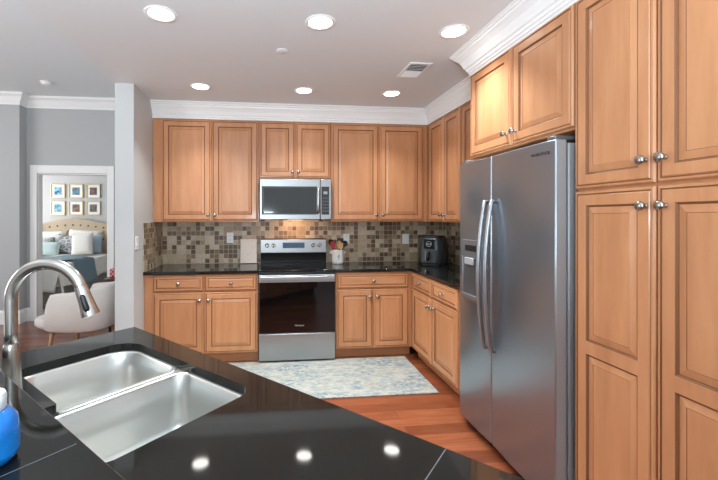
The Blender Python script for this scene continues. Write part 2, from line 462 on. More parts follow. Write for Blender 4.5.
# mouldings
kc = [(0.0, HC-.165), (0.014, HC-.165), (0.014, HC-.148), (0.020, HC-.142), (0.020, HC-.128), (0.028, HC-.118), (0.040, HC-.088), (0.056, HC-.062), (0.066, HC-.050), (0.070, HC-.036), (0.078, HC-.030), (0.078, HC-.018), (0.090, HC-.012), (0.090, HC-.0005), (0.0, HC-.0005)]
struct('trim_1', sweep([(-1.209, 4.05), (1.751, 4.05), (1.751, 2.60)], kc), WHITE)
tk = [(0.0, HC-.172), (0.010, HC-.172), (0.012, HC-.160), (0.020, HC-.156), (0.022, HC-.142), (0.030, HC-.138), (0.033, HC-.122), (0.042, HC-.116), (0.048, HC-.098), (0.062, HC-.066), (0.080, HC-.046), (0.094, HC-.036), (0.096, HC-.026), (0.106, HC-.022), (0.108, HC-.012), (0.116, HC-.010), (0.116, HC-.0005), (0.0, HC-.0005)]
struct('trim_2', sweep([(2.08, 2.574), (1.443, 2.574), (1.443, 0.86)], tk), WHITE)
lc = [(0.0, HL-.15), (0.012, HL-.15), (0.016, HL-.125), (0.03, HL-.105), (0.06, HL-.055), (0.085, HL-.035), (0.095, HL-.03), (0.095, HL-.0005), (0, HL-.0005)]
struct('trim_3', sweep([(-5.999, 5.45), (-3.36, 5.45), (-3.36, 5.6), (-1.372, 5.6)], lc), WHITE)
bb = [(0.0, 0.0005), (0.016, 0.0005), (0.016, 0.155), (0.008, 0.175), (0.0, 0.185)]
struct('baseboard_left', sweep([(-5.999, 5.45), (-3.36, 5.45), (-3.36, 5.6), (-3.308, 5.6)], bb), WHITE)
struct('baseboard_right', sweep([(-2.190, 5.6), (-1.372, 5.6)], bb), WHITE)
bm = bmesh.new()       # door casing and jamb
for a, b, c, d in ((DX0-.09, DX0, 0.0005, DZ+.11), (DX1, DX1+.09, 0.0005, DZ+.11), (DX0, DX1, DZ, DZ+.11)):
    box(bm, a, b, 5.578, 5.5995, c, d)
for a, b, c, d in ((DX0+.001, DX0+.010, 0.0005, DZ-.018), (DX1-.010, DX1-.001, 0.0005, DZ-.018), (DX0+.001, DX1-.001, DZ-.018, DZ-.001)):
    box(bm, a, b, 5.597, 5.70, c, d)
struct('trim_4', bm, WHITE, bevel=0.004)

# mosaic backsplash: back wall, return on the left wall, right wall
bm = bmesh.new()
box(bm, XL+.0005, XR-.0005, YW-.010, YW-.0005, 0.9145, 1.46)
o = obj('backsplash', bm, TILE); tag(o, 'brown and beige mosaic tile backsplash across the back wall behind the range', 'backsplash')
o = obj('backsplash', BX(XL+.0005, XL+.010, 3.752, YW-.0105, 0.9145, 1.385), TILE); tag(o, 'short mosaic tile return on the left kitchen wall beside the switch', 'backsplash')
o = obj('backsplash', BX(XR-.010, XR-.0005, 2.60, YW-.0105, 0.9145, 1.385), TILE); tag(o, 'mosaic tile backsplash on the right wall between air fryer and refrigerator', 'backsplash')

# ================================================================ CABINETS
def kn(x, z): return dict(knob=(x, z))
# base cabinets on the back wall
X0 = -1.207
cabinet('base_cabinet', 'maple base cabinet left of the range with two drawers and two doors', 'cabinet', (X0, 3.775, 0), 0, 1.087, 0.882, 0.595, [
    ('drawer', .085, .563, .716, .873, kn(.325, .796)), ('drawer', .573, 1.077, .716, .873, kn(.825, .796)),
    ('door', .085, .563, .112, .708, kn(.525, .632)), ('door', .573, 1.077, .112, .708, kn(.61, .632))], toe=.1)
cabinet('base_cabinet', 'maple base cabinet right of the range with one wide drawer over two doors', 'cabinet', (0.660, 3.775, 0), 0, 0.798, 0.882, 0.595, [
    ('drawer', .012, .758, .716, .873, kn(.385, .796)),
    ('door', .012, .381, .112, .708, kn(.345, .632)), ('door', .388, .758, .112, .708, kn(.424, .632))], toe=.1)
cabinet('base_cabinet', 'maple base cabinet on the right wall beside the refrigerator, two drawers over two doors', 'cabinet', (1.460, 3.772, 0), -PI/2, 1.17, 0.882, 0.612, [
    ('drawer', .04, .500, .716, .873, kn(.27, .796)), ('drawer', .513, .98, .716, .873, kn(.745, .796)),
    ('door', .04, .500, .112, .708, kn(.462, .625)), ('door', .513, .98, .112, .708, kn(.552, .625))], toe=.1)
# wall cabinets
ZU, ZT = 1.389, 2.464
HU = ZT-ZU
cabinet('wall_cabinet', 'tall two-door maple wall cabinet at the left end of the back wall', 'cabinet', (-1.207, 4.05, ZU), 0, 1.087, HU, .320, [
    ('door', .095, .592, .012, HU-.012, kn(.562, .075)), ('door', .602, 1.079, .012, HU-.012, kn(.632, .075))])
cabinet('wall_cabinet', 'short two-door maple wall cabinet above the microwave', 'cabinet', (-0.117, 4.05, 1.848), 0, .769, ZT-1.848, .320, [
    ('door', .008, .380, .012, .604, kn(.352, .075)), ('door', .389, .761, .012, .604, kn(.417, .075))])
cabinet('wall_cabinet', 'tall two-door maple wall cabinet right of the microwave', 'cabinet', (0.655, 4.05, ZU), 0, 1.092, HU, .320, [
    ('door', .012, .530, .012, HU-.012, kn(.498, .075)), ('door', .540, 1.035, .012, HU-.012, kn(.572, .075))])
cabinet('wall_cabinet', 'narrow two-door maple wall cabinet on the right wall above the air fryer', 'cabinet', (1.751, 4.048, ZU), -PI/2, .745, HU, .330, [
    ('door', .06, .410, .012, HU-.012, kn(.378, .075)), ('door', .418, .738, .012, HU-.012, kn(.450, .075))])
cabinet('wall_cabinet', 'maple wall cabinet on the right wall partly hidden by the refrigerator', 'cabinet', (1.751, 3.300, ZU), -PI/2, .705, HU, .330, [
    ('door', .02, .345, .012, HU-.012, kn(.315, .075)), ('door', .355, .69, .012, HU-.012, kn(.385, .075))])
ofz = 1.862
cabinet('wall_cabinet', 'two-door maple cabinet mounted above the stainless refrigerator', 'cabinet', (1.443, 2.573, ofz), -PI/2, .930, ZT-ofz, .638, [
    ('door', .006, .462, .012, .592, kn(.425, .085)), ('door', .470, .924, .012, .592, kn(.507, .085))])
# pantry
pw = .78
st = .064
lowp = lambda w, h: [(st, w-st, st, .715-.0), (st, w-st, .773, h-st)]
dl = .372; dr0 = .382
c = thing('pantry_cabinet', 'full-height maple pantry cabinet with four doors right of the refrigerator', 'cabinet', (1.443, 1.640, 0), -PI/2)
obj('body', BX(0, pw, 0, .638, .1, ZT), WOOD, c, bevel=.0015, segs=1)
obj('toe_kick', BX(.001, pw-.001, .065, .085, 0, .0995), WOODH, c)
for a, b, kx in ((.004, dl+.002, dl-.03), (dr0, pw-.004, dr0+.032)):
    w_, h_ = b-a, 1.562-.112
    add_front(c, 'door', a, b, .112, 1.562, knob=(kx, 1.487), panels=lowp(w_, h_))
    add_front(c, 'door', a, b, 1.574, ZT-.012, knob=(kx, 1.662))
# peninsula base, mostly hidden below the granite
U = Vector((.7257, -.688)); W = Vector((.688, .7257)); ang = math.atan2(U.y, U.x)
def uw(u, w): p = U*u+W*w; return (p.x, p.y)
px, py = uw(.42, .836)
cabinet('peninsula_cabinet', 'maple cabinet under the granite peninsula holding the sink', 'cabinet', (px, py, 0), ang+PI, 2.19, .882, .50, [
    ('door', .04, .46, .112, .862, {}), ('door', .47, .90, .112, .862, {}), ('door', 1.22, 1.66, .112, .862, {}), ('door', 1.67, 2.11, .112, .862, {})], toe=.1, shell=True)
bm = slab([uw(-1.77, .10), uw(.42, .10), uw(.42, .245), uw(-1.77, .245)], 0.0005, 1.039)
struct('wall_bar', bm, WALLP)

# ================================================================ WORKTOPS
def gtop(name, poly, label, z0=.884, z1=.914, holes=(), cat='countertop'):
    o = obj(name, slab(poly, z0, z1, holes), GRAN, bevel=.003); return tag(o, label, cat)
gtop('countertop', [(-1.209, 3.747), (-.118, 3.747), (-.118, 4.374), (-1.198, 4.374), (-1.198, 3.78), (-1.209, 3.752)], 'black granite countertop left of the range')
gtop('countertop', [(.654, 3.747), (1.438, 3.747), (1.438, 2.605), (2.075, 2.605), (2.075, 4.374), (.654, 4.374)], 'L-shaped black granite countertop right of the range under the air fryer')
cut = round_poly([uw(-1.604, .412), uw(-1.222, .412), uw(-1.222, .352), uw(-.842, .352), uw(-.842, .818), uw(-1.604, .818)], [.05, .004, .02, .05, .06, .10], 8)
pc_ = [uw(-1.805, .249), uw(.42, .249), uw(.42, .853), uw(-.129, .873), uw(-.634, .893), uw(-1.78, .930)]
pen = gtop('peninsula_countertop', pc_, 'black granite peninsula countertop with sink cutout in the foreground', holes=[cut])
bm = slab([uw(-.2805, .27), uw(-.2780, .27), uw(-.2780, .877), uw(-.2805, .877)], .9138, .9143)
obj('seam', bm, GROUT, pen)
bt = gtop('bar_top', [uw(-1.82, -.05), uw(.44, -.05), uw(.44, .262), uw(-1.0, .272), uw(-1.82, .279)], 'raised black granite bar top at the near left edge', 1.040, 1.070, cat='bar top')
bm = slab([uw(-.688, -.045), uw(-.6862, -.045), uw(-.6862, .260), uw(-.688, .260)], 1.0698, 1.0703)
obj('seam', bm, GROUT, bt)

# ================================================================ SINK + FAUCET
sk = thing('sink', 'double-bowl undermount stainless steel sink in the granite peninsula', 'sink', (*uw(-1.22, .58), .884), ang)
def to_local(pts):  # uw pts -> sink local
    return [(u+1.22, w-.58) for u, w in pts]
def bowl(corners, rads, depth, dr):
    bm = bmesh.new(); base = to_local(corners); n = 8
    cx = sum(p[0] for p in base)/4; cy = sum(p[1] for p in base)/4
    def off(d, radd):
        q = []
        for (x, y) in base: q.append((x+(-d if x > cx else d), y+(-d if y > cy else d)))
        return round_poly(q, [max(.004, r-d*0.5+radd) for r in rads], n)
    seq = [(-.012, 0, -.0015), (0, 0, -.0015), (.004, 0, -.006), (.010, .004, -depth*.55), (.016, .010, -depth+.045), (.024, .012, -depth+.022), (.042, .015, -depth+.006), (.07, .015, -depth)]
    rings = []
    for d, ra, z in seq: rings.append([bm.verts.new((x, y, z)) for x, y in off(d, ra)])
    m = len(rings[0])
    for r, dz in ((.058, -.004), (.050, -.004), (.044, -.012)):
        rings.append([bm.verts.new((dr[0]+cx+r*math.cos(math.atan2(v.co.y-cy, v.co.x-cx)), dr[1]+cy+r*math.sin(math.atan2(v.co.y-cy, v.co.x-cx)), -depth+dz)) for v in rings[7]])
    for j in range(len(rings)-1):
        for i in range(m):
            bm.faces.new((rings[j][i], rings[j][(i+1) % m], rings[j+1][(i+1) % m], rings[j+1][i]))
    bm.faces.new(rings[-1])
    b = obj('bowl', bm, SINKS, sk, smooth=60)
    s = b.modifiers.new('solid', 'SOLIDIFY'); s.thickness = .0012; s.offset = 1
    obj('drain', LT([(.0425, 0), (.043, .003), (.036, .004), (.03, .001), (.001, 0)], 28), NICKEL, b, (cx+dr[0], cy+dr[1], -depth-.010))
bowl([(-1.600, .416), (-1.236, .416), (-1.236, .814), (-1.600, .814)], [.05, .045, .05, .095], .19, (0, .05))
bowl([(-1.208, .356), (-.846, .356), (-.846, .814), (-1.208, .814)], [.05, .05, .06, .05], .21, (0, .06))
obj('divider', BX(-.026, .022, -.16, .2365, -.0050, -.0030), SINKS, sk)

fx, fy = uw(-1.335, .335)
fdir = W*math.cos(math.radians(52))+U*math.sin(math.radians(52))
fa = thing('faucet', 'brushed nickel gooseneck pull-down faucet beside the sink', 'faucet', (fx, fy, .9145), math.atan2(fdir.y, fdir.x))
obj('body', LT([(.030, 0), (.030, .006), (.027, .012), (.0255, .06), (.0235, .11), (.0205, .15), (.0185, .165), (.0175, .168)], 32), NICKEL, fa, smooth=50)
R = .103; zc = .294
pts = [(0, 0, .160), (0, 0, .2), (0, 0, .25)]
for i in range(0, 19):
    t = PI-(PI*0.915)*i/18; pts.append((R+R*math.cos(t), 0, zc+(R*1.0)*math.sin(t)))
obj('spout', TB(pts, .0165, 20), NICKEL, fa)
e = Vector(pts[-1]); dr_ = (Vector(pts[-1])-Vector(pts[-2])).normalized()
hd = obj('spray_head', LT([(.0172, -.012), (.0178, 0), (.0185, .004), (.0190, .022), (.0215, .052), (.0240, .070), (.0240, .075), (.021, .077)], 28, org=e, axis=dr_), NICKEL, fa, smooth=50)
sidev = dr_.cross(Vector((0, 1, 0))).normalized()
y_ = Vector((0, -1, 0)); cen = e+dr_*.036+(y_*.0185+sidev*.006)
bm = bmesh.new(); tube(bm, [cen-dr_*.024, cen-dr_*.018, cen+dr_*.018, cen+dr_*.026], [.004, .0075, .0085, .006], 14)
obj('button', bm, BLACKP, hd)
lv = obj('lever', TB([(-.018, 0, .085), (-.040, 0, .088), (-.055, .002, .100), (-.070, .004, .130)], [.012, .010, .007, .0055], 14), NICKEL, fa)

# ================================================================ RANGE
rg = thing('range', 'stainless electric range with black glass oven door and cooktop', 'range', (-.1135, 3.735, 0), 0)
rw = .762
obj('body', BX(0, rw, .03, .635, .03, .895), DGREY, rg)
bm = bmesh.new(); box(bm, -.001, rw+.001, -.008, .575, .8955, .918)
ct = obj('cooktop', bm, BGLASS, rg, bevel=.004)
ringm = mat('burner_ring', L(70, 70, 72), .2)
for x, y, r in ((.2, .15, .10), (.56, .15, .085), (.2, .43, .075), (.56, .43, .10)):
    obj('burner', LT([(r-.003, 0), (r-.003, .0004), (r, .0004), (r, 0)], 40, cap=False), ringm, ct, (x, y, .9181))
obj('vent_strip', BX(.004, rw-.004, .004, .03, .872, .894), BLACKP, rg)
od = obj('oven_door', BX(.003, rw-.003, -.018, .028, .300, .870), STEEL, rg, bevel=.004)
obj('window', BX(.006, rw-.006, -.0215, -.0182, .303, .800), BGLASS, od)
text_obj('logo', 'Whirlpool', .022, mat('logo_silver', L(200, 200, 200), .3, .5), od, (.40, -.0222, .372), (PI/2, 0, 0))
hb = bmesh.new(); box(hb, .012, rw-.012, -.062, -.044, .822, .862); box(hb, .022, .052, -.044, -.0185, .828, .856); box(hb, rw-.052, rw-.022, -.044, -.0185, .828, .856)
obj('handle', hb, STEEL, od, bevel=.006)
obj('storage_drawer', BX(.003, rw-.003, -.016, .028, .028, .292), STEEL, rg, bevel=.006)
bm = bmesh.new()      # backguard with a sloped control face
pf = [(.578, .9185), (.632, .9185), (.632, 1.195), (.590, 1.195), (.572, 1.185), (.566, 1.035), (.570, 1.030)]
va = [bm.verts.new((.006, y, z)) for y, z in pf]; vb = [bm.verts.new((rw-.006, y, z)) for y, z in pf]
for i in range(len(pf)):
    bm.faces.new((va[i], va[(i+1) % len(pf)], vb[(i+1) % len(pf)], vb[i]))
bm.faces.new(va); bm.faces.new(vb)
for f in bm.faces:
    c0 = f.calc_center_median()
    if c0.z < 1.03 and c0.y < .6: f.material_index = 1
cp = obj('control_panel', bm, [MWST, BLACKP], rg, bevel=.003)
for x in (.075, .145, .60, .672):
    kb = obj('knob', LT([(.024, 0), (.024, .004), (.019, .006), (.0175, .024), (.015, .027)], 24, axis=(0, -1, 0)), NICKEL, cp, (x+.006, .5685, 1.118))
    obj('pointer', BX(-.004, .004, -.034, -.026, -.018, .018), DGREY, kb, bevel=.001)
obj('display', BX(.255, .505, .5600, .5690, 1.088, 1.150), SCREEN, cp)

# ================================================================ MICROWAVE
mw = thing('microwave', 'stainless over-the-range microwave below the short cabinet', 'microwave', (-.110, 3.965, 1.412), 0)
mW, mH = .755, .430
obj('body', BX(.002, mW-.002, .022, .405, .0, mH), DGREY, mw, bevel=.003)
md = obj('door', BX(0, .637, 0, .021, .004, mH-.002), MWST, mw, bevel=.004)
obj('window', BX(.022, .598, -.003, -.0003, .055, .352), BLACKP, md)
obj('window_glass', BX(.045, .575, -.0045, -.0032, .072, .335), MGLASS, md)
hb = bmesh.new(); tube(hb, [(.612, -.004, .075), (.612, -.034, .085), (.612, -.042, .11), (.612, -.042, .30), (.612, -.034, .325), (.612, -.004, .335)], .016, 14)
obj('handle', hb, STEEL, md)
pn_ = obj('control_panel', BX(.640, mW, 0, .021, .004, mH-.002), MWST, mw, bevel=.004)
obj('keypad', BX(.650, mW-.022, -.003, -.0003, .055, .352), BLACKP, pn_)
obj('display', BX(.672, mW-.042, -.0042, -.0032, .272, .300), mat('mw_display', L(120, 128, 130), .3, emit=L(150, 165, 170), estr=.3), pn_)
keym = mat('key_print', L(74, 76, 78), .5)
for i in range(3):
    for j in range(5):
        obj('button', BX(.664+i*.024, .680+i*.024, -.0040, -.0032, .085+j*.034, .100+j*.034), keym, pn_)
obj('logo', LT([(.010, 0), (.010, .001)], 20, axis=(0, -1, 0)), mat('badge', L(150, 152, 156), .3, .8), md, (.345, -.0002, .392))
obj('lamp_lens', BX(.30, .46, .10, .16, -.004, -.0005), WARM, mw)
hl = bpy.data.lights.new('hood_lamp', 'AREA'); hl.shape = 'RECTANGLE'; hl.size = .16; hl.size_y = .06; hl.energy = 1.7; hl.color = (1, .54, .27)
ho = bpy.data.objects.new('hood_lamp', hl); C.objects.link(ho); ho.parent = mw; ho.location = (.38, .16, -.014); ho.rotation_euler = (math.radians(30), 0, 0)

# ================================================================ REFRIGERATOR (local: front -y, x along world -Y)
fr = thing('refrigerator', 'stainless side-by-side refrigerator with ice dispenser between counter and pantry', 'refrigerator', (1.347, 2.571, 0), -PI/2)
fw = .911
obj('body', BX(.001, fw-.001, .066, .715, .035, 1.800), FRSIDE, fr, bevel=.006)
obj('kick_grille', BX(.02, fw-.02, .045, .0655, .006, .050), BLACKP, fr)
def fdoor(name, x0, x1):
    bm = bmesh.new()
    n = 10; w_ = x1-x0; prof = []
    for i in range(n+1):
        t = i/n; prof.append((x0+w_*t, -.010*(1-(2*t-1)**2)))
    prof += [(x1, .058), (x0, .058)]
    slab(prof, .055, 1.815, bm=bm)
    for f in bm.faces:
        if all(abs(v.co.x-x1) < 1e-5 for v in f.verts): f.material_index = 1
    return obj(name, bm, [FRIDGE, FRSIDE], fr, bevel=.006, segs=3)
SPL = .388
fd = fdoor('freezer_door', 0, SPL-.003); rd = fdoor('refrigerator_door', SPL+.003, fw)
def fhandle(par, x, lean):
    pts = []; n = 22
    for i in range(n+1):
        t = i/n; z = .635+.905*t
        y = -.024-.044*math.sin(PI*t)**0.8
        pts.append((x+lean*math.sin(PI*t), y, z))
    bm = bmesh.new(); tube(bm, [(x, -.004, .640)]+pts+[(x, -.004, 1.535)], .0155, 14, flat=(1.0, .85))
    obj('handle', bm, HANDM, par)
fhandle(fd, SPL-.034, 0); fhandle(rd, SPL+.040, 0)
# dispenser: frame, dark cavity, control and paddle
dx0, dx1, dz0, dz1 = .057, .292, .895, 1.290
dfr = bmesh.new(); yf = -.016
box(dfr, dx0, dx1, yf, -.002, dz1-.115, dz1); box(dfr, dx0, dx0+.016, yf, -.002, dz0, dz1-.115); box(dfr, dx1-.016, dx1, yf, -.002, dz0, dz1-.115); box(dfr, dx0+.016, dx1-.016, yf-.012, -.002, dz0, dz0+.03)
dsp = obj('dispenser', dfr, mat('dispenser_silver', L(150, 152, 155), .35, .8), fd, bevel=.003)
obj('cavity', BX(dx0+.0165, dx1-.0165, -.0125, -.006, dz0+.0305, dz1-.1155), mat('dispenser_recess', L(96, 98, 100), .45, .6), dsp)
obj('display', BX(dx0+.05, dx1-.05, yf-.0018, yf-.0003, dz1-.075, dz1-.035), BLACKP, dsp)
obj('paddle', BX(dx0+.06, dx1-.07, yf-.014, yf+.002, dz1-.165, dz1-.118), mat('paddle_grey', L(168, 170, 172), .4, .3), dsp, bevel=.004)
text_obj('logo', 'WHIRLPOOL', .022, mat('logo_dark', L(56, 58, 60), .4, .3), rd, (.816, -.0068, 1.757), (PI/2, 0, math.radians(2.5)), 1.0)
for x in (.02, fw-.075):
    obj('hinge_cover', BX(x, x+.055, .012, .12, 1.8155, 1.838), mat('hinge_grey', L(110, 111, 113), .4, .5), fr, bevel=.006)

# ================================================================ CEILING FIXTURES
LPOS = [(-.635, 2.280, 'recessed ceiling light nearest the camera on the left'), (.303, 2.280, 'recessed ceiling light nearest the camera in the middle'), (1.168, 2.305, 'recessed ceiling light near the crown above the refrigerator'),
        (-.630, 3.515, 'recessed ceiling light above the left wall cabinet'), (.316, 3.53, 'recessed ceiling light above the range and microwave'), (1.163, 3.53, 'recessed ceiling light above the right wall cabinet beside the vent')]
proto = None
for i, (x, y, lab) in enumerate(LPOS):
    if proto is None:
        t = thing('recessed_light', lab, 'ceiling light', (x, y, HC), 0, 'recessed ceiling lights')
        a = obj('trim_ring', LT([(.070, -.0005), (.073, -.004), (.090, -.006), (.094, -.0005)], 40, cap=False), WHITE, t)
        b = obj('lens', LT([(.0715, -.0006), (.070, -.003), (.02, -.0035)], 40), LIT, t)
        proto = (t, a, b)
    else:
        t = proto[0].copy(); C.objects.link(t); t.location = (x, y, HC); t['label'] = lab
        for ch in proto[1:]:
            d = ch.copy(); C.objects.link(d); d.parent = t
    l = bpy.data.lights.new('downlight', 'AREA'); l.shape = 'DISK'; l.size = .13; l.energy = (18, 18, 11, 7, 7, 7)[i]; l.color = (.88, .96, 1.0); l.spread = math.radians(100)
    lo = bpy.data.objects.new('downlight', l); C.objects.link(lo); lo.parent = t; lo.location = (0, 0, -.010)
vt = thing('ceiling_vent', 'white louvered air vent in the kitchen ceiling', 'vent', (1.155, 2.945, HC))
bm = bmesh.new()
for a, b, c, d in ((-.09, .09, -.15, -.128), (-.09, .09, .128, .15), (-.09, -.07, -.128, .128), (.07, .09, -.128, .128)): box(bm, a, b, c, d, -.008, -.0005)
obj('frame', bm, WHITE, vt, bevel=.002)
bm = bmesh.new(); box(bm, -.0695, .0695, -.1275, .1275, -.0015, -.0006); obj('duct', bm, mat('vent_dark', L(96, 95, 94), .7), vt)
for i in range(9):
    y = -.115+i*.0285
    bm = bmesh.new(); box(bm, -.069, .069, -.011, .011, -.0008, .0008)
    obj('slat', bm, WHITE, vt, (0, y, -.0062), (math.radians(28 if i < 5 else -28), 0, 0))
sp_ = obj('sprinkler_cover', LT([(.042, 0), (.042, -.004), (.036, -.007), (.001, -.008)], 32), CEIL, loc=(.086, 2.70, HC-.0003), smooth=40); tag(sp_, 'small flat sprinkler cover on the kitchen ceiling', 'sprinkler cover')
sd = thing('smoke_detector', 'small white smoke detector on the living room ceiling', 'smoke detector', (-2.74, 4.94, HL))
obj('base', LT([(.065, -.0003), (.065, -.012), (.06, -.016)], 32), WHITE, sd); obj('cover', LT([(.05, -.0165), (.048, -.035), (.03, -.042), (.001, -.043)], 32), WHITE, sd, smooth=50)

# ================================================================ WALL PLATES
def plate(name, label, cat, loc, rz, kind, w=.075):
    p = thing(name, label, cat, loc, rz, 'wall plates')
    obj('plate', BX(-w/2, w/2, -.006, -.0003, -.06, .06), PLATE, p, bevel=.003)
    if kind == 'outlet':
        for s in (-1, 1):
            r = obj('receptacle', BX(-.017, .017, -.008, -.0061, s*.024-.015, s*.024+.015), PLATE, p, bevel=.003)
            for q in (-1, 1): obj('slot', BX(q*.006-.0012, q*.006+.0012, -.0084, -.0081, s*.024-.005, s*.024+.006), SLOT, r)
    else:
        r = obj('rocker', BX(-.016, .016, -.010, -.0061, -.032, .032), PLATE, p, bevel=.002)
    return p
plate('outlet', 'white outlet on the backsplash left of the range above the marble board', 'outlet', (-.455, YW-.010, 1.205), 0, 'outlet')
plate('outlet', 'white outlet on the backsplash half hidden behind the utensil crock', 'outlet', (.892, YW-.010, 1.185), 0, 'outlet')
plate('light_switch', 'white rocker plate on the backsplash left of the air fryer', 'light switch', (1.611, YW-.010, 1.180), 0, 'switch', .08)
plate('light_switch', 'white light switch on the narrow grey left wall', 'light switch', (XL, 3.575, 1.205), PI/2, 'switch', .078)

# ================================================================ COUNTERTOP THINGS
b = obj('marble_board', BX(-.095, .095, -.009, .009, 0, .275), MARB, loc=(-.243, 4.318, .9160), rot=(math.radians(-7.5), 0, 0), bevel=.006, segs=3)
tag(b, 'pale pink marble board leaning on the backsplash left of the range', 'cutting board')
ck_ = thing('utensil_crock', 'white ceramic crock with two side lugs right of the range', 'crock', (.762, 4.225, .9145))
obj('pot', LT([(.058, 0), (.064, .006), (.0665, .03), (.0665, .138), (.0685, .150), (.0665, .156), (.061, .155), (.060, .02), (.001, .014)], 36), CERAM, ck_, smooth=50)
for s in (-1, 1): obj('lug', TB([(s*.062, 0, .112), (s*.082, 0, .118), (s*.086, 0, .132), (s*.068, 0, .138)], .008, 10), CERAM, ck_)
bm = bmesh.new()
for dx, dz, r in ((-.008, .088, .006), (.004, .094, .007), (.0, .076, .006)):
    lathe(bm, [(r, 0), (r*.9, .0012), (.0005, .0016)], 12, org=(dx, -.0665, dz), axis=(0, -1, 0))
box(bm, -.001, .001, -.0675, -.0660, .045, .076); box(bm, -.012, .010, -.0672, -.0662, .056, .059)
obj('emblem', bm, mat('crock_print', L(90, 90, 90), .5), ck_)
cx, cy, cz = .762, 4.225, .9145
def utensil(name, label, dx, dy, ln, lx, ly, head, hm, mh, wid=.03, ht=.08):
    t = thing(name, label, 'utensil', (cx+dx, cy+dy, cz+.030), 0, 'utensils in the crock')
    e = Vector((lx, ly, ln))
    obj('handle', TB([(0, 0, 0), e*.5, e], [.005, .0055, .005], 10), mh, t)
    d = e.normalized(); x = Vector((1, 0, 0)); x = (x-d*x.dot(d)).normalized(); y = d.cross(x)
    bm = bmesh.new(); n = 14; rows = []
    for i in range(n+1):
        q = i/n
        if head == 'spoon': hw = wid*math.sqrt(max(0.0, 1-(2*q-1)**2))*.98+.003; bow = .010*math.sin(PI*q)
        elif head == 'ladle': hw = wid*math.sqrt(max(0.0, 1-(2*q-1)**2))+.003; bow = .030*math.sin(PI*q)
        else: hw = .006+(wid-.006)*min(1, q*4) if q < .95 else wid*.9; bow = 0
        c0 = e-d*.004+d*ht*q
        rows.append([bm.verts.new(c0+x*hw*s+y*(bow*(1-abs(s)**2)+tt)) for tt, ss in ((.003, (-1, -.5, 0, .5, 1)), (-.003, (1, .5, 0, -.5, -1))) for s in ss])
    for i in range(n):
        for k2 in range(10): bm.faces.new((rows[i][k2], rows[i][(k2+1) % 10], rows[i+1][(k2+1) % 10], rows[i+1][k2]))
    bm.faces.new(rows[0]); bm.faces.new(rows[-1])
    obj('head', bm, hm, t, smooth=50)
utensil('spatula', 'red spatula leaning left in the white crock', -.018, -.02, .150, -.035, -.01, 'spat', RED, RED, .026, .075)
utensil('spoon', 'black spoon leaning furthest left in the white crock', -.010, .01, .175, -.055, .01, 'spoon', BLACKP, BLACKP, .024, .075)
utensil('wooden_spoon', 'light wooden spoon standing in the middle of the white crock', .002, -.03, .150, .006, .0, 'spoon', SPWOOD, SPWOOD, .027, .085)
utensil('turner', 'tan bamboo turner standing right of the wooden spoon in the crock', .022, -.012, .135, .012, .0, 'spat', TANN, TANN, .022, .075)
utensil('turner', 'black square turner standing upright at the back of the crock', .012, .02, .185, .02, .01, 'spat', BLACKP, BLACKP, .036, .075)
utensil('ladle', 'black ladle leaning right over the edge of the crock', .003, .008, .165, .065, -.01, 'ladle', DGREY, BLACKP, .03, .07)

# air fryer (front faces -y in its own frame)
af = thing('air_fryer', 'black and charcoal air fryer standing in the counter corner', 'air fryer', (1.83, 4.085, .9145), math.radians(-42))
def rrect(a, b, r): return round_poly([(-a, -b), (a, -b), (a, b), (-a, b)], r, 6)
bm = bmesh.new(); rings = []
for s, z in ((.90, .012), (.97, .016), (1.0, .035), (1.0, .12), (.975, .21), (.93, .265), (.88, .292), (.78, .305)):
    rings.append([bm.verts.new((x*s, y*s, z)) for x, y in rrect(.138, .160, .080)])
m_ = len(rings[0])
for j in range(len(rings)-1):
    for i in range(m_): bm.faces.new((rings[j][i], rings[j][(i+1) % m_], rings[j+1][(i+1) % m_], rings[j+1][i]))
bm.faces.new(rings[0]); bm.faces.new(rings[-1])
obj('body', bm, mat('fryer_charcoal', L(58, 61, 64), .32, .35), af, smooth=45)
obj('base', slab(rrect(.12, .135, .06), 0, .0118), BLACKP, af)
obj('lid', slab(rrect(.112, .125, .06), .3055, .316), BLACKP, af, bevel=.005)
bk = obj('basket', slab(round_poly([(-.085, -.167), (.085, -.167), (.085, -.12), (-.085, -.12)], .012, 4), .030, .165), DGREY, af, bevel=.006)
obj('handle', TB([(0, -.165, .135), (0, -.195, .140), (0, -.205, .125), (0, -.205, .075), (0, -.198, .060)], .0165, 14), BLACKP, bk)
obj('handle_trim', BX(-.040, -.022, -.172, -.1675, .05, .155), mat('fryer_silver', L(190, 190, 190), .2, 1.0), bk)
cpn = obj('control_panel', BX(-.06, .06, -.010, 0, 0, .105), BGLASS, af, (0, -.152, .178), (math.radians(-7), 0, 0), bevel=.008)
obj('dial_ring', LT([(.030, 0), (.030, .002), (.026, .002), (.026, 0)], 32, org=(0, -.0102, .052), axis=(0, -1, 0), cap=False), mat('fryer_print', L(150, 152, 154), .4), cpn)
for dx in (-.018, 0, .018): obj('button', BX(dx-.005, dx+.005, -.0112, -.0102, .04, .06), mat('fryer_key', L(130, 132, 134), .4), cpn)
obj('power_cord', TB([(.145, .06, .05), (.17, .06, .03), (.18, .07, .012), (.185, .10, .008), (.17, .12, .008)], .004, 8), BLACKP, af)

